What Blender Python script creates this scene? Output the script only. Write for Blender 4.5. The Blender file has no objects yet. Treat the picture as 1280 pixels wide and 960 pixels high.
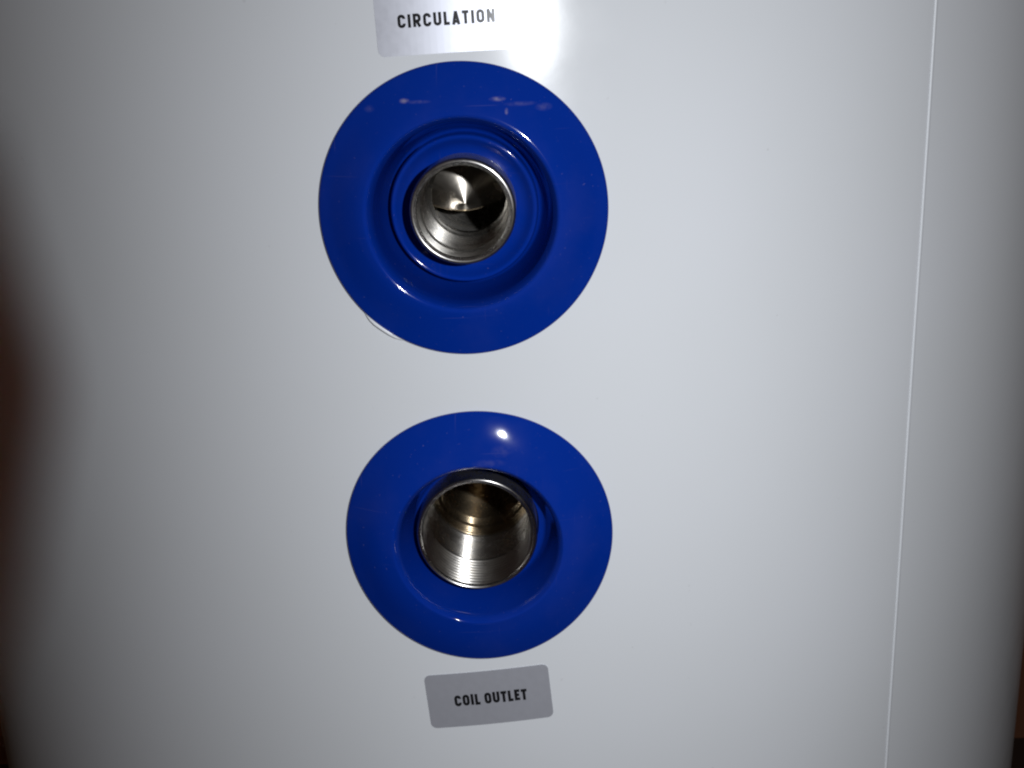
import bpy, bmesh, math, random
from mathutils import Vector, Matrix
random.seed(7)
R = 0.3642                 # radius of the tank jacket (m)
ZU = 1.0                   # height of the upper port above the floor
DZ = 0.1359                # distance between the two ports
sc = bpy.context.scene
col = sc.collection

# ------------------------------------------------------------------ camera
F, PIT, ROLL, YAW = 1430.74, 0.2900, -0.0386, -0.0214
CAM = Vector((0.0256, -(R + 0.4393), ZU + 0.0618))
cp, sp = math.cos(PIT), math.sin(PIT)
fwd = Vector((math.sin(YAW) * cp, math.cos(YAW) * cp, -sp))
rt = Vector((math.cos(YAW), -math.sin(YAW), 0))
up = rt.cross(fwd)
r2 = rt * math.cos(ROLL) + up * math.sin(ROLL)
u2 = -rt * math.sin(ROLL) + up * math.cos(ROLL)
cam = bpy.data.cameras.new('camera')
co = bpy.data.objects.new('camera', cam); col.objects.link(co)
CM = Matrix((r2, u2, -fwd)).transposed().to_4x4(); CM.translation = CAM
co.matrix_world = CM
cam.sensor_width = 36.0
cam.lens = F / 1280 * 36
cam.clip_start = 0.005; cam.clip_end = 50
cam.dof.use_dof = True
cam.dof.focus_distance = 0.450
cam.dof.aperture_fstop = 31.0
sc.camera = co

# ------------------------------------------------------------------ dim room light
w = bpy.data.worlds.new('World'); sc.world = w; w.use_nodes = True
bg = w.node_tree.nodes['Background']
bg.inputs[0].default_value = (0.060, 0.036, 0.024, 1); bg.inputs[1].default_value = 0.45

# ------------------------------------------------------------------ the camera's flash, beside the lens
fl = bpy.data.lights.new('flash', 'AREA')
fl.shape = 'RECTANGLE'; fl.size = 0.010; fl.size_y = 0.010
fl.energy = 1.66; fl.color = (0.935, 0.962, 1.0); fl.spread = math.radians(150)
fo = bpy.data.objects.new('flash', fl); col.objects.link(fo)
FM = CM @ Matrix.Rotation(math.radians(-9), 4, 'Y') @ Matrix.Rotation(math.radians(-15), 4, 'X'); FM.translation = CAM + Vector((0.075, 0.0, 0.016))
fo.matrix_world = FM

sc.view_settings.view_transform = 'Standard'; sc.view_settings.look = 'None'
sc.view_settings.exposure = 0.0; sc.view_settings.gamma = 1.0
sc.render.engine = 'CYCLES'
sc.cycles.filter_width = 2.2
sc.cycles.max_bounces = 10; sc.cycles.glossy_bounces = 8

# ------------------------------------------------------------------ materials
def mat(name, base, rough=0.5, metal=0.0, **kw):
    m = bpy.data.materials.new(name); m.use_nodes = True
    b = m.node_tree.nodes['Principled BSDF']
    b.inputs['Base Color'].default_value = (*base, 1)
    b.inputs['Roughness'].default_value = rough
    b.inputs['Metallic'].default_value = metal
    for k, v in kw.items():
        b.inputs[k.replace('_', ' ')].default_value = v
    return m, m.node_tree, b

def noise(nt, vec, scale, detail=3, rough=0.5):
    n = nt.nodes.new('ShaderNodeTexNoise')
    n.inputs['Scale'].default_value = scale; n.inputs['Detail'].default_value = detail
    n.inputs['Roughness'].default_value = rough
    if vec is not None: nt.links.new(vec, n.inputs['Vector'])
    return n.outputs['Fac']

def maprange(nt, v, a, b, c, d):
    n = nt.nodes.new('ShaderNodeMapRange')
    nt.links.new(v, n.inputs['Value'])
    for k, x in zip(('From Min', 'From Max', 'To Min', 'To Max'), (a, b, c, d)):
        n.inputs[k].default_value = x
    return n.outputs['Result']

def objvec(nt, scale=(1, 1, 1), loc=(0, 0, 0), rot=(0, 0, 0)):
    t = nt.nodes.new('ShaderNodeTexCoord'); mp = nt.nodes.new('ShaderNodeMapping')
    mp.inputs['Scale'].default_value = scale; mp.inputs['Location'].default_value = loc
    mp.inputs['Rotation'].default_value = rot
    nt.links.new(t.outputs['Object'], mp.inputs['Vector'])
    return mp.outputs['Vector']

def math_node(nt, op, a, b=None):
    n = nt.nodes.new('ShaderNodeMath'); n.operation = op
    for i, x in enumerate((a, b)):
        if x is None: continue
        if isinstance(x, (int, float)): n.inputs[i].default_value = x
        else: nt.links.new(x, n.inputs[i])
    return n.outputs[0]

def bump(nt, b, h, strength, dist):
    n = nt.nodes.new('ShaderNodeBump'); n.inputs['Strength'].default_value = strength
    n.inputs['Distance'].default_value = dist
    nt.links.new(h, n.inputs['Height']); nt.links.new(n.outputs[0], b.inputs['Normal'])

def mixcol(nt, fac, a, bcol):
    n = nt.nodes.new('ShaderNodeMix'); n.data_type = 'RGBA'
    nt.links.new(fac, n.inputs['Factor'])
    for k, x in ((6, a), (7, bcol)):
        if isinstance(x, tuple): n.inputs[k].default_value = (*x, 1)
        else: nt.links.new(x, n.inputs[k])
    return n.outputs[2]

# white stove enamel of the jacket, faint orange peel
M_white, nt, b = mat('white_jacket_paint', (0.66, 0.68, 0.71), 0.19, IOR=1.35)
v = objvec(nt)
nt.links.new(maprange(nt, noise(nt, v, 60, 4), 0.3, 0.7, 0.17, 0.23), b.inputs['Roughness'])
c = mixcol(nt, maprange(nt, noise(nt, v, 9, 3), 0.35, 0.7, 0, 0.35), (0.67, 0.69, 0.72), (0.63, 0.65, 0.66))
sp = math_node(nt, 'MULTIPLY', maprange(nt, noise(nt, v, 330, 1), 0.78, 0.82, 0, 0.3), maprange(nt, noise(nt, v, 23, 2), 0.5, 0.65, 0, 1))
c = mixcol(nt, sp, c, (0.25, 0.23, 0.21))
nt.links.new(c, b.inputs['Base Color'])
bump(nt, b, noise(nt, v, 300, 2), 0.015, 0.0004)

M_seam, nt, b = mat('folded_edge_paint', (0.65, 0.67, 0.70), 0.4)

# glossy blue moulded plastic with dust, thin streaks and pale marks
def blue(name, pale_marks):
    m, nt, b = mat(name, (0.001, 0.024, 0.255), 0.12, IOR=1.45)
    v = objvec(nt)
    dust = maprange(nt, noise(nt, v, 900, 2, 0.6), 0.71, 0.78, 0, 0.2)
    haze = maprange(nt, noise(nt, v, 38, 4, 0.6), 0.45, 0.75, 0, 0.012)
    f = math_node(nt, 'MAXIMUM', dust, haze)
    for sc_, rz in (((34, 1500, 1), 0.5), ((1300, 40, 1), -0.25)):
        sv_ = objvec(nt, sc_, (0, 0, 0), (0, 0, rz))
        f = math_node(nt, 'MAXIMUM', f, maprange(nt, noise(nt, sv_, 1.0, 1), 0.74, 0.80, 0, 0.06))
    for (x, y, a, sx, sy, s) in pale_marks:
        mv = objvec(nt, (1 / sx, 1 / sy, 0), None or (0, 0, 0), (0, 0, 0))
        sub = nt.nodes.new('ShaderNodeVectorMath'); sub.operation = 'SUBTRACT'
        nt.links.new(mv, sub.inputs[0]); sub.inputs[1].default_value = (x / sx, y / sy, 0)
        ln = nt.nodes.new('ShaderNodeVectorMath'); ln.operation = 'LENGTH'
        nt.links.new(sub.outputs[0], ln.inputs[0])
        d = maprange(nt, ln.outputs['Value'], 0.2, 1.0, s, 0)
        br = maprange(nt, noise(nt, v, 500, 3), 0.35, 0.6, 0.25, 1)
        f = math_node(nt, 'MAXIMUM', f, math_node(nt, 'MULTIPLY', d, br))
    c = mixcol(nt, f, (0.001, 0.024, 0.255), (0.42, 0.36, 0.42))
    nt.links.new(c, b.inputs['Base Color'])
    nt.links.new(maprange(nt, noise(nt, v, 55, 4), 0.3, 0.7, 0.055, 0.095), b.inputs['Roughness'])
    bump(nt, b, noise(nt, v, 260, 3), 0.02, 0.0003)
    return m
M_blueU = blue('blue_plastic_painted_reflections', [  # pale marks painted as room-light reflections; the small tall one is a dust speck
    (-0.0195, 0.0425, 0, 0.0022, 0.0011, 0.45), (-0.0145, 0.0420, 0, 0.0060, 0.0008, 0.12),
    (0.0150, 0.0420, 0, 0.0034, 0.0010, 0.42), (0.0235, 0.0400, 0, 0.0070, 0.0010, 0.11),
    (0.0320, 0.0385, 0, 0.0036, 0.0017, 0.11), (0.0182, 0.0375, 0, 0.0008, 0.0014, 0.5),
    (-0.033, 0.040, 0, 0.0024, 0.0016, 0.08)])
M_blueL = blue('blue_plastic', [(0.006, 0.036, 0, 0.008, 0.002, 0.07), (0.011, 0.0405, 0, 0.005, 0.003, 0.06)])  # two faint pale patches near the top of the flange

# turned stainless steel: fine rings round the axis
def steel(name, base, rough, aniso, ring=0.25, along='z'):
    m, nt, b = mat(name, base, rough, 1.0)
    oc = nt.nodes.new('ShaderNodeTexCoord'); cr = nt.nodes.new('ShaderNodeVectorMath'); cr.operation = 'CROSS_PRODUCT'
    cr.inputs[0].default_value = (0, 0, 1); nt.links.new(oc.outputs['Object'], cr.inputs[1])
    vt = nt.nodes.new('ShaderNodeVectorTransform'); vt.vector_type = 'VECTOR'; vt.convert_from = 'OBJECT'; vt.convert_to = 'WORLD'
    nt.links.new(cr.outputs[0], vt.inputs[0]); nv = nt.nodes.new('ShaderNodeVectorMath'); nv.operation = 'NORMALIZE'
    nt.links.new(vt.outputs[0], nv.inputs[0]); nt.links.new(nv.outputs[0], b.inputs['Tangent'])
    b.inputs['Anisotropic'].default_value = aniso
    b.inputs['Anisotropic Rotation'].default_value = 0.25
    tc = nt.nodes.new('ShaderNodeTexCoord'); sx = nt.nodes.new('ShaderNodeSeparateXYZ')
    nt.links.new(tc.outputs['Object'], sx.inputs[0])
    if along == 'z':
        h = math_node(nt, 'MULTIPLY', sx.outputs['Z'], 1.0)
    else:
        q = math_node(nt, 'ADD', math_node(nt, 'MULTIPLY', sx.outputs['X'], sx.outputs['X']),
                      math_node(nt, 'MULTIPLY', sx.outputs['Y'], sx.outputs['Y']))
        h = math_node(nt, 'SQRT', q)
    n1 = nt.nodes.new('ShaderNodeTexNoise'); n1.noise_dimensions = '1D'
    n1.inputs['Scale'].default_value = 1500; n1.inputs['Detail'].default_value = 3
    nt.links.new(h, n1.inputs['W'])
    bl = noise(nt, objvec(nt), 130, 4, 0.6)
    nt.links.new(maprange(nt, bl, 0.3, 0.75, rough * 0.85, rough * 1.3), b.inputs['Roughness'])
    dk = tuple(x * 0.55 for x in (base[0], base[1] * 0.9, base[2] * 0.75))
    nt.links.new(mixcol(nt, maprange(nt, bl, 0.48, 0.72, 0, 0.6), base, dk), b.inputs['Base Color'])
    bump(nt, b, n1.outputs['Fac'], ring, 0.00006)
    return m
M_barrel = steel('turned_steel', (0.42, 0.41, 0.40), 0.26, 0.6)
M_bore = steel('bored_steel', (0.36, 0.345, 0.32), 0.25, 0.93, 0.12)
M_thread = steel('threaded_steel', (0.38, 0.365, 0.34), 0.30, 0.85, 0.2)
M_bronze = steel('bronze_toned_steel', (0.24, 0.19, 0.125), 0.25, 0.93, 0.12)
M_face = steel('faced_steel', (0.26, 0.24, 0.21), 0.24, 0.97, 0.02, 'r')

M_foil, nt, b = mat('silver_foil', (0.58, 0.595, 0.66), 0.42, 0.55)
v = objvec(nt)
nt.links.new(maprange(nt, noise(nt, v, 300, 3), 0.3, 0.7, 0.40, 0.45), b.inputs['Roughness'])
bump(nt, b, noise(nt, v, 240, 2), 0.012, 0.0003)
M_ink, nt, b = mat('black_ink', (0.010, 0.010, 0.012), 0.22)
M_film, nt, b = mat('film_scrap', (0.75, 0.77, 0.80), 0.3)
M_skin, nt, b = mat('skin', (0.34, 0.19, 0.12), 0.7, Specular_IOR_Level=0.1, Subsurface_Weight=0.8, Subsurface_Scale=0.009, Subsurface_Radius=(1.0, 0.22, 0.06))
v = objvec(nt); nt.links.new(mixcol(nt, noise(nt, v, 300, 3), (0.36, 0.20, 0.12), (0.42, 0.25, 0.155)), b.inputs['Base Color'])
M_nail, nt, b = mat('nail', (0.24, 0.12, 0.08), 0.35)
M_wall, nt, b = mat('dark_brown_wall', (0.045, 0.022, 0.013), 0.7)
v = objvec(nt); nt.links.new(mixcol(nt, noise(nt, v, 4, 4), (0.30, 0.125, 0.065), (0.24, 0.10, 0.05)), b.inputs['Base Color'])
M_floor, nt, b = mat('dark_floor', (0.06, 0.045, 0.035), 0.6)
v = objvec(nt); nt.links.new(mixcol(nt, noise(nt, v, 12, 4), (0.07, 0.05, 0.04), (0.045, 0.033, 0.026)), b.inputs['Base Color'])

# ------------------------------------------------------------------ helpers
def link(name, verts, faces, m, parent=None, smooth=True, world=False):
    me = bpy.data.meshes.new(name)
    if world and parent is not None:
        inv = parent.matrix_basis.inverted(); verts = [inv @ Vector(p) for p in verts]
    me.from_pydata([tuple(p) for p in verts], [], faces)
    bm = bmesh.new(); bm.from_mesh(me)
    bmesh.ops.remove_doubles(bm, verts=bm.verts, dist=1e-7)
    bmesh.ops.recalc_face_normals(bm, faces=bm.faces); bm.to_mesh(me); bm.free()
    me.materials.append(m)
    if smooth:
        me.polygons.foreach_set('use_smooth', [True] * len(me.polygons))
    o = bpy.data.objects.new(name, me); col.objects.link(o)
    if parent is not None: o.parent = parent
    return o

def thing(name, label, cat, loc=(0, 0, 0), rot=(0, 0, 0), group=None):
    o = bpy.data.objects.new(name, None); col.objects.link(o)
    o.location = loc; o.rotation_euler = rot; o.empty_display_size = 0.02
    o.matrix_basis = Matrix.LocRotScale(Vector(loc), __import__('mathutils').Euler(rot), None)
    o['label'] = label; o['category'] = cat
    if group: o['group'] = group
    return o

def cyl(s, z, off=0.0):
    a = s / R
    return Vector(((R + off) * math.sin(a), -(R + off) * math.cos(a), z))

def dense(pts, step):
    out = [pts[0]]
    for a, b in zip(pts, pts[1:]):
        n = max(1, int(math.hypot(b[0] - a[0], b[1] - a[1]) / step))
        out += [(a[0] + (b[0] - a[0]) * i / n, a[1] + (b[1] - a[1]) * i / n) for i in range(1, n + 1)]
    return out

def rounded(pts, rads, n=6):
    """profile polyline with filleted corners"""
    out = [pts[0]]
    for i in range(1, len(pts) - 1):
        p, a, b, r = Vector(pts[i]), Vector(pts[i - 1]), Vector(pts[i + 1]), rads[i]
        if r <= 0: out.append(pts[i]); continue
        da, db = (a - p).normalized(), (b - p).normalized()
        l = min(r, (a - p).length * 0.49, (b - p).length * 0.49)
        for k in range(n + 1):
            t = k / n
            q = (p + da * l) * (1 - t) ** 2 + p * 2 * t * (1 - t) + (p + db * l) * t * t
            out.append((q.x, q.y))
    out.append(pts[-1])
    return out

def lathe(name, prof, m, parent, n=160, close=False, wrap=None, smooth=True, wob=None):
    verts, faces = [], []
    k = len(prof)
    for i in range(n):
        a = 2 * math.pi * i / n
        for (r, h) in prof:
            if wob: r, h = wob(r, h, a)
            x, y = r * math.cos(a), r * math.sin(a)
            if wrap:
                t = min(1, max(0, (r - wrap[0]) / (wrap[1] - wrap[0]))); t = t * t * (3 - 2 * t)
                an = x / R
                X = (R + h) * math.sin(an); Z = (R + h) * math.cos(an) - R
                x, z = x * (1 - t) + X * t, h * (1 - t) + Z * t
            else: z = h
            verts.append((x, y, z))
    kk = k if close else k - 1
    for i in range(n):
        j = (i + 1) % n
        for q in range(kk):
            q2 = (q + 1) % k
            faces.append((i * k + q, j * k + q, j * k + q2, i * k + q2))
    return link(name, verts, faces, m, parent, smooth)

# ------------------------------------------------------------------ setting
W = 3.0
wall = link('wall_back', [(-W, .75, -.02), (W, .75, -.02), (W, .75, 2.6), (-W, .75, 2.6), (-W, .87, -.02), (W, .87, -.02), (W, .87, 2.6), (-W, .87, 2.6)],
            [(0, 1, 2, 3), (7, 6, 5, 4), (0, 4, 5, 1), (3, 2, 6, 7), (0, 3, 7, 4), (1, 5, 6, 2)], M_wall, None, False)
wall['kind'] = 'structure'
floor = link('floor', [(-W, -1.6, 0), (W, -1.6, 0), (W, .748, 0), (-W, .748, 0)], [(0, 1, 2, 3)], M_floor, None, False)
floor['kind'] = 'structure'

# ------------------------------------------------------------------ the tank
tank = thing('water_tank', 'large white painted cylindrical hot water tank with a vertical jacket seam at right', 'water tank')
ZB, ZT = 0.05, 1.42
NC = 458; CIRC = 2 * math.pi * R; ST = CIRC / NC
SS = 0.2055                                    # seam position along the girth
def joff(s):                                   # the sheet's tucked-under end, right of the seam
    u = s - (SS - CIRC)
    return (-0.0012 - 0.0009 * (1 - math.exp(-u / 0.03))) * math.exp(-(u / 0.30) ** 2)
i0 = math.floor(SS / ST - 0.2)
cols = [SS - CIRC] + [i * ST for i in range(i0 - NC + 1, i0 + 1)] + [SS]
ports = [ZU, ZU - DZ]; HS = 9
lv = sorted([ZB, ZT] + [p - HS * ST for p in ports] + [p + HS * ST for p in ports])
verts, faces, idx = [], [], {}
def vid(s, z):
    k = (round(s, 7), round(z, 7))
    if k not in idx:
        idx[k] = len(verts); verts.append(cyl(s, z, joff(s)))
    return idx[k]
zs = []
for a, b2 in zip(lv, lv[1:]):
    n = max(1, round((b2 - a) / ST)) if b2 - a < 0.12 else max(1, round((b2 - a) / 0.05))
    if abs((b2 - a) - 2 * HS * ST) < 1e-6: n = 2 * HS
    zs += [a + (b2 - a) * i / n for i in range(n)]
zs.append(ZT)
def inport(s, z):
    return any(abs(s) < HS * ST and abs(z - p) < HS * ST for p in ports)
for c0, c1 in zip(cols, cols[1:]):
    for z0, z1 in zip(zs, zs[1:]):
        if inport((c0 + c1) / 2, (z0 + z1) / 2): continue
        faces.append((vid(c0, z0), vid(c1, z0), vid(c1, z1), vid(c0, z1)))
HOLE = 0.0405
for p in ports:
    sq = [(i * ST, -HS * ST) for i in range(-HS, HS)] + [(HS * ST, i * ST) for i in range(-HS, HS)] + \
         [(-i * ST, HS * ST) for i in range(-HS, HS)] + [(-HS * ST, -i * ST) for i in range(-HS, HS)]
    ring = []
    for (x, y) in sq:
        l = math.hypot(x, y); ring.append((x * HOLE / l, y * HOLE / l))
    ib = [len(verts) + k for k in range(len(ring))]
    verts += [cyl(x, p + y) for x, y in ring]
    ir = [len(verts) + k for k in range(len(ring))]
    verts += [cyl(x, p + y, -0.0008) for x, y in ring]
    def near(x, y):
        zz = min(zs, key=lambda t: abs(t - (p + y))); return vid(min(cols, key=lambda t: abs(t - x)), zz)
    io = [near(x, y) for x, y in sq]
    m = len(sq)
    for k in range(m):
        j = (k + 1) % m
        faces.append((io[k], io[j], ib[j], ib[k])); faces.append((ib[k], ib[j], ir[j], ir[k]))
jp = link('jacket_panel', verts, faces, M_white, tank)
nrm = []
for vtx in jp.data.vertices:
    a = math.atan2(vtx.co.x, -vtx.co.y); sgl = a * R
    if sgl > SS - 1e-5: sgl -= CIRC
    d = (joff(sgl + 5e-4) - joff(sgl + 1e-6)) / 5e-4 if sgl < SS - CIRC + .9 else 0.0
    nn = Vector((math.sin(a), -math.cos(a), 0)) - Vector((math.cos(a), math.sin(a), 0)) * d
    nrm.append(nn.normalized())
jp.data.normals_split_custom_set_from_vertices(nrm)
# folded outer edge of the sheet
sv, sf = [], []
prof = [(-0.0009, -0.0016), (-0.00075, 0.0002), (-0.0004, 0.0005), (0.0004, 0.0005), (0.0007, 0.0001), (0.0008, -0.0024)]
for i in range(29):
    z = ZB + (ZT - ZB) * i / 28
    wv = 0.00012 * math.sin(i * 1.7)
    sv += [cyl(SS + a + wv, z, h) for a, h in prof]
for i in range(28):
    for k in range(5):
        a = i * 6 + k; sf.append((a, a + 1, a + 7, a + 6))
link('seam_edge', sv, sf, M_seam, tank)
# foot ring and domed lid close the tank below and above the picture
def zlathe(name, prof, m, n=96):
    v, f = [], []; k = len(prof)
    for i in range(n):
        a = 2 * math.pi * i / n
        v += [(r * math.cos(a), r * math.sin(a), z) for r, z in prof]
    for i in range(n):
        j = (i + 1) % n
        f += [(i * k + q, j * k + q, j * k + q + 1, i * k + q + 1) for q in range(k - 1)]
    return link(name, v, f, m, tank)
zlathe('base_ring', [(0.30, 0.052), (0.312, 0.052), (0.312, 0.0), (0.29, 0.0), (0.29, 0.052)], M_floor)
zlathe('lid', [(0.3335, 1.405), (0.3335, 1.425), (0.32, 1.44), (0.25, 1.458), (0.12, 1.468), (0.0005, 1.47)], M_white)

# ------------------------------------------------------------------ blue rosettes
ROT = (math.pi / 2, 0, 0)                      # local z points out of the tank, local y up
def mm(*pts): return [(a / 1000, b / 1000) for a, b in pts]

# upper: shallow cone, rolled lip, deep trough and a raised inner sleeve
ru = thing('pipe_rosette', 'upper blue plastic pipe rosette with a stepped inner sleeve, under the CIRCULATION label', 'rosette',
           (0, -R, ZU), ROT, 'blue rosettes round the tank ports')
pts = mm((55.2, 0.2), (56.0, 0.5), (56.0, 1.5), (55.2, 2.2), (39.5, 7.9), (36.4, 8.6), (34.6, 5.0), (32.6, -10), (30.4, -18.0), (26.0, -19.0))
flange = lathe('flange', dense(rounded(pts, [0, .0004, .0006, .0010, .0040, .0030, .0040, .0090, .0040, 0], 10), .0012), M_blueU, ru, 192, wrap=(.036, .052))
pts = mm((29.3, -18.7), (29.0, -9.6), (28.2, -8.2), (27.0, -8.6), (24.0, -12.2), (19.4, -13.4))
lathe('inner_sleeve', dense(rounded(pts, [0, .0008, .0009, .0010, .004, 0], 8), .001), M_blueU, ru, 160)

DOME = []
hh = 2.2; rr_ = 55.2
while rr_ > 36.6:
    rr_ -= 0.8; hh += 0.8 * math.tan(math.radians(max(12.5, 20.5 + (rr_ - 48.6) * 0.85))); DOME.append((rr_, hh))
# lower: the same cone round one smooth funnel
rl = thing('pipe_rosette', 'lower blue plastic pipe rosette with a plain smooth funnel, above the COIL OUTLET label', 'rosette',
           (0, -R, ZU - DZ), ROT, 'blue rosettes round the tank ports')
pts = mm((55.2, 0.2), (56.0, 0.5), (56.0, 1.5), (55.2, 2.2), *DOME, (34.8, hh + 0.2), (33.0, hh - 2.0), (29.6, -6.0), (28.0, -13.0), (25.1, -14.5))
lathe('flange', dense(rounded(pts, [0, .0004, .0006, .0010] + [0] * len(DOME) + [.0020, .0025, .006, .004, 0]), .0015), M_blueL, rl, 192, wrap=(.035, .052))

# ------------------------------------------------------------------ stainless sockets
su = thing('pipe_socket', 'smaller stainless steel pipe socket with a blind conical bottom in the upper rosette', 'pipe socket',
           (0.0002, -R, ZU + 0.0011), ROT, 'steel pipe sockets')
pts = mm((20.2, -120), (20.2, 6.2), (19.6, 7.3), (18.7, 7.5), (17.6, 6.4), (17.4, 5.6))
lathe('barrel', dense(rounded(pts, [0, .0008, .0006, .0006, .0006, 0]), .0015), M_barrel, su, 128)
def grooves(r, h0, h1, pitch, depth):
    out, h = [], h0
    while h - pitch > h1:
        out += [(r, h), (r - depth * .3, h - depth * .13), (r - depth * .7, h - depth * .30), (r - depth, h - depth * .46), (r - depth * .5, h - (pitch + depth * .46) / 2)]; h -= pitch
    return out + [(r, h), (r, h1)]
th = [(17.4, 5.6), (17.9, 4.8)] + grooves(17.9, 4.6, -8.0, 1.8, 0.7) + [(17.4, -8.6)]
lathe('thread', mm(*th), M_thread, su, 128)
pts = mm((17.4, -8.6), (17.2, -9.4)) + mm(*grooves(17.2, -9.8, -40.0, 1.1, 0.16)) + mm((17.0, -41.2), (16.2, -41.8), (15.6, -42.2), (15.6, -42.8), (16.4, -43.2), (19.9, -43.4), (19.9, -119.0), (0.02, -120))
lathe('bore', pts, M_bore, su, 128)
# turned end plate that closes only the upper part of the bore; tilt and curved cut made up to shape the reflections
def ycut(x): return -0.0030 + 0.0030 * (x / 0.015) ** 2
RP, NXP, NYP, SL = 0.0192, 72, 60, math.tan(math.radians(15))
v, f = [], []
for i in range(NXP + 1):
    x = -RP * .985 + 2 * RP * .985 * i / NXP + 1e-6
    y1 = math.sqrt(max(0, RP * RP - x * x)); y0 = min(ycut(x), y1 - 1e-5)
    for k in range(NYP + 1):
        y = y0 + (y1 - y0) * k / NYP
        v.append((x, y, -SL * math.hypot(x, y)))
nv_ = len(v); n1 = NYP + 1
v += [(x, y, z - .0015) for x, y, z in v]
for i in range(NXP):
    for k in range(NYP):
        a = i * n1 + k
        f += [(a, a + n1, a + n1 + 1, a + 1), (nv_ + a + 1, nv_ + a + n1 + 1, nv_ + a + n1, nv_ + a)]
    for k in (0, NYP):
        a = i * n1 + k; f.append((a, a + n1, nv_ + a + n1, nv_ + a))
bb = link('end_plate', v, f, M_face, su)
bb.location = (-.0024, -.0052, -.0560); bb.rotation_euler = (0, math.radians(8), 0)
v, f = [], []; nb_ = 36
for i in range(nb_ + 1):
    x = -.0150 + .030 * i / nb_; y = ycut(x); z = -SL * math.hypot(x, y)
    for q in range(8):
        a = math.pi * 2 * q / 8; v.append((x, y + .00035 * math.cos(a), z + .00035 * math.sin(a)))
for i in range(nb_):
    for q in range(8):
        r_ = (q + 1) % 8; f.append((i * 8 + q, i * 8 + r_, i * 8 + 8 + r_, i * 8 + 8 + q))
eb = link('reflection_bead', v, f, M_bronze, su)  # added bead, its brown colour stands in for a warm reflected arc
eb.location = bb.location; eb.rotation_euler = bb.rotation_euler

sl = thing('pipe_socket', 'larger stainless steel pipe socket with an open threaded bore in the lower rosette', 'pipe socket',
           (-0.0008, -R, ZU - DZ + 0.0013), ROT, 'steel pipe sockets')
pts = mm((25.3, -60), (25.3, -1.4), (24.8, -0.2), (24.3, 0.0), (23.6, -0.4), (23.3, -1.4))
lathe('barrel', dense(rounded(pts, [0, .0008, .0006, .0005, .0005, 0]), .0015), M_barrel, sl, 128)
th = [(23.3, -1.4)] + grooves(23.5, -1.8, -25.5, 2.6, 1.0)
lathe('thread', mm(*th), M_thread, sl, 128)
b0 = th[-1][1]
pts = mm(*grooves(23.2, b0, -50.0, 1.0, 0.24)) + mm((22.8, -50.6))
lathe('bore', pts, M_bore, sl, 128)
pts = mm((22.8, -50.6), (22.0, -51.0)) + mm(*grooves(22.0, -51.2, -58.0, 1.1, .2)) + mm((21.0, -58.8)) + mm(*grooves(21.0, -59.0, -67.0, 1.3, .2)) + mm((19.6, -68.0), (19.6, -139.0), (0.02, -140))
lathe('inner_coil_end', pts, M_bronze, sl, 128)

# ------------------------------------------------------------------ labels
def rrect(w, h, r, n=6):
    out = []
    for cx, cy, a0 in ((w / 2 - r, h / 2 - r, 0), (-w / 2 + r, h / 2 - r, 90), (-w / 2 + r, -h / 2 + r, 180), (w / 2 - r, -h / 2 + r, 270)):
        out += [(cx + r * math.cos(math.radians(a0 + 90 * k / n)), cy + r * math.sin(math.radians(a0 + 90 * k / n))) for k in range(n + 1)]
    return out

def arc(cx, cy, rx, ry, a0, a1, n=7):
    return [(cx + rx * math.cos(math.radians(a0 + (a1 - a0) * k / n)), cy + ry * math.sin(math.radians(a0 + (a1 - a0) * k / n))) for k in range(n + 1)]

def letter(ch, t):
    """strokes (centre lines, unit cap height) of a condensed bold capital; returns strokes, width"""
    h = t / 2; w = 0.62; r = 0.18; L, Rr, B, T = h, w - h, h, 1 - h
    if ch == 'I': return [([(h, 0), (h, 1)], 0)], t
    if ch in 'OCU':
        tl = arc(L + r, T - r, r, r, 90, 180); bl = arc(L + r, B + r, r, r, 180, 270)
        br = arc(Rr - r, B + r, r, r, 270, 360); tr = arc(Rr - r, T - r, r, r, 0, 90)
        if ch == 'O': return [(tr + tl + bl + br, 1)], w
        if ch == 'C': return [([(Rr, .67)] + tr + tl + bl + br + [(Rr, .33)], 0)], w
        return [([(L, 1)] + bl + br + [(Rr, 1)], 0)], w
    if ch == 'L': return [([(h, 0), (h, 1)], 0), ([(t * .9, h), (.46, h)], 0)], .46
    if ch == 'T': return [([(.26, 0), (.26, 1)], 0), ([(0, 1 - h), (.52, 1 - h)], 0)], .52
    if ch == 'E': return [([(h, 0), (h, 1)], 0)] + [([(t * .9, y), (.48 - d, y)], 0) for y, d in ((h, 0), (.5, .05), (1 - h, 0))], .48
    if ch == 'N': return [([(h, 0), (h, 1)], 0), ([(w - h, 0), (w - h, 1)], 0), ([(h * .9, 1), (w - h * .9, 0)], 0)], w
    if ch == 'A': return [([(h * .9, 0), (.31, 1)], 0), ([(.62 - h * .9, 0), (.31, 1)], 0), ([(.16, .24), (.46, .24)], 0)], .62
    if ch == 'R':
        bow = [(h, T)] + arc(Rr - .17, T - .17, .17, .17, 90, 0) + arc(Rr - .17, .44 + .17, .17, .17, 0, -90) + [(h, .44)]
        return [([(h, 0), (h, 1)], 0), (bow, 0), ([(.30, .44), (w - h * .85, 0)], 0)], w
    return [], .16

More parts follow.
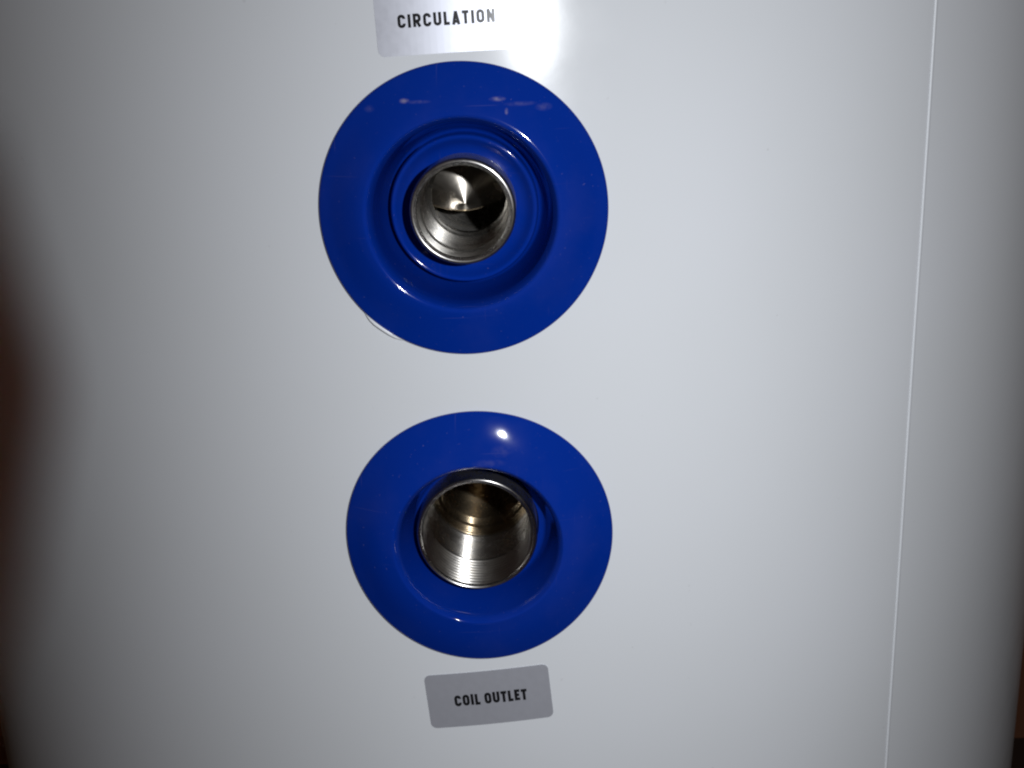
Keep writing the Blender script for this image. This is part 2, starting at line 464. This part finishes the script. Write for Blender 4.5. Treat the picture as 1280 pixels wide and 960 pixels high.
def stroke(path, closed, t):
    n = len(path); L, Rr = [], []
    P = [Vector(p) for p in path]
    for i in range(n):
        a = P[i - 1] if (i or closed) else None
        b = P[(i + 1) % n] if (i < n - 1 or closed) else None
        ds = [d for d in ((P[i] - a) if a is not None else None, (b - P[i]) if b is not None else None) if d is not None and d.length > 1e-6]
        ds = [d.normalized() for d in ds]
        d = sum(ds, Vector((0, 0))).normalized()
        nn = Vector((-d.y, d.x)); k = 1.0
        if len(ds) == 2: k = 1 / max(.5, nn.dot(Vector((-ds[0].y, ds[0].x))))
        L.append(P[i] + nn * t / 2 * k); Rr.append(P[i] - nn * t / 2 * k)
    return L, Rr

def sticker(label, s0, z0, tilt, w, h, text, tx, tz, tw, cap, t, gap):
    o = thing('sticker_label', label, 'label', cyl(s0, ZU + z0, 0.0002), ROT, 'silver port labels')
    ca, sa = math.cos(math.radians(tilt)), math.sin(math.radians(tilt))
    out = rrect(w, h, 0.0027)
    nx, ny = 22, 2
    # plate: outline fan sliced into vertical strips so that it follows the curve
    xs = sorted(set([round(p[0], 6) for p in out] + [round(-w / 2 + w * i / nx, 6) for i in range(nx + 1)]))
    def ytop(x):
        r = 0.0027; d = max(0, abs(x) - (w / 2 - r)); return h / 2 - r + math.sqrt(max(0, r * r - d * d))
    TH = 0.00022
    def pt(x, y, off): return cyl(s0 + x * ca - y * sa, ZU + z0 + x * sa + y * ca, off)
    v, f = [], []
    for x in xs:
        y = ytop(x); v += [pt(x, -y, 0.00003), pt(x, -y, TH), pt(x, y, TH), pt(x, y, 0.00003)]
    for i in range(len(xs) - 1):
        a = 4 * i; f += [(a + k, a + k + 1, a + 5 + k, a + 4 + k) for k in range(3)]
    f += [(0, 1, 2, 3), tuple(len(v) - 4 + k for k in (3, 2, 1, 0))]
    link('foil_plate', v, f, M_foil, o, False, True)
    # printed lettering
    lay, x = [], 0
    for ch in text:
        st, lw = letter(ch, t); lay.append((x, st)); x += lw + gap
    tot = x - gap
    v, f = [], []; lev = 0
    for x0, st in lay:
        jit = random.uniform(-.02, .02)
        for path, closed in st:
            dp = []
            for a, b2 in zip(path, path[1:] + ([path[0]] if closed else [])):
                m = max(1, int((Vector(b2) - Vector(a)).length / .25))
                dp += [(a[0] + (b2[0] - a[0]) * k / m, a[1] + (b2[1] - a[1]) * k / m) for k in range(m)]
            if not closed: dp.append(path[-1])
            L, Rr = stroke(dp, closed, t)
            off = TH + 0.00006 + (lev % 5) * 0.000006; lev += 1
            base = len(v)
            for l, rr in zip(L, Rr):
                for q in (l, rr):
                    X = tx + (x0 + q.x - tot / 2) / tot * tw; Y = tz + (q.y - .5 + jit) * cap
                    v.append(pt(X, Y, off))
            m = len(L)
            for k in range(m if closed else m - 1):
                j = (k + 1) % m
                f.append((base + 2 * k, base + 2 * k + 1, base + 2 * j + 1, base + 2 * j))
    link('lettering', v, f, M_ink, o, False, True)
    return o
sticker('silver foil label printed CIRCULATION, above the upper rosette and cut by the top edge', -.0018, .0721, 1.6, .0542, .0263,
        'CIRCULATION', -.0010, -.0010, .0357, .0047, .228, .18)
sticker('tilted silver foil label printed COIL OUTLET, below the lower rosette', .0009, -.2116, 4.5, .0542, .0263,
        'COIL OUTLET', .0007, -.0002, .0318, .0054, .25, .12)

# ------------------------------------------------------------------ scrap of protective film under the upper flange
fs = thing('film_scrap', 'tiny torn scrap of white film sticking out below the upper blue rosette', 'film scrap', cyl(-.0365, ZU - .0430), ROT)
v, f = [], []; n = 9
for i in range(n + 1):
    t = i / n
    ang = math.radians(222 + 22 * t)
    wd = .0010 * math.sin(math.pi * t) ** .8 * (1 + .3 * math.sin(9 * t)) + .0002
    for k in range(3):
        r = .0545 + (0.0012 + wd) * k / 2
        lift = .0005 + .0022 * (k / 2) ** 2 * math.sin(math.pi * t)
        v.append(cyl(r * math.cos(ang), ZU + r * math.sin(ang), lift))
m = len(v)
v += [p + Vector((0, .00012, 0)) for p in v]
for i in range(n):
    for k in range(2):
        a = i * 3 + k; f += [(a, a + 1, a + 4, a + 3), (m + a + 3, m + a + 4, m + a + 1, m + a)]
    f += [(i * 3 + 2, m + i * 3 + 2, m + i * 3 + 5, i * 3 + 5), (i * 3 + 3, m + i * 3 + 3, m + i * 3, i * 3)]
link('torn_film', v, f, M_film, fs, True, True)

# ------------------------------------------------------------------ fingertip in front of the lens
ft = thing('finger', 'dark brown out of focus fingertip poking in at the left edge of the picture', 'finger')
FD = 0.016                                      # metres in front of the lens
def campt(px, py, d): return CAM + r2 * ((px - 640) / F * d) + u2 * ((480 - py) / F * d) + fwd * d
tip = campt(70, 478, FD)
ax = (r2 * 0.93 + u2 * 0.06 + fwd * 0.34).normalized()     # towards the tip
nb = (u2 - ax * u2.dot(ax)).normalized(); nc = ax.cross(nb)
ft.matrix_basis = Matrix.Translation(tip - ax * 0.03); ft.location = tip - ax * 0.03
prof = [(0.0, .0003), (.0006, .0030), (.0018, .0054), (.0038, .0075), (.007, .0091), (.012, .0099), (.018, .0101), (.024, .0098), (.029, .0103),
        (.033, .0105), (.038, .0101), (.046, .0104), (.054, .0108), (.060, .0112), (.066, .0110), (.072, .0080), (.0745, .0030), (.075, .0003)]
v, f = [], []; n = 28
for d, r in prof:
    for i in range(n):
        a = 2 * math.pi * i / n
        bend = max(0, d - .028)
        c0 = tip - ax * d - nb * (bend * bend * 4.0)
        v.append(c0 + nb * (r * math.cos(a)) + nc * (r * .88 * math.sin(a)))
for q in range(len(prof) - 1):
    for i in range(n):
        j = (i + 1) % n; f.append((q * n + i, q * n + j, (q + 1) * n + j, (q + 1) * n + i))
f += [tuple(range(n)), tuple((len(prof) - 1) * n + i for i in range(n - 1, -1, -1))]
link('skin', v, f, M_skin, ft, True, True)
v, f = [], []
for q in range(7):
    d = .0006 + .0125 * q / 6
    rr = [p[1] for p in prof]; dd = [p[0] for p in prof]
    k = max(i for i in range(len(dd)) if dd[i] <= d); t = (d - dd[k]) / (dd[k + 1] - dd[k]); r = rr[k] + (rr[k + 1] - rr[k]) * t
    for i in range(9):
        a = math.radians(-42 + 84 * i / 8) * (1 if q < 5 else .85)
        c0 = tip - ax * d
        v.append(c0 + nb * ((r + .0004) * math.cos(a)) + nc * ((r + .0004) * .88 * math.sin(a)))
for q in range(6):
    for i in range(8):
        a = q * 9 + i; f.append((a, a + 1, a + 10, a + 9))
link('nail', v, f, M_nail, ft, True, True)
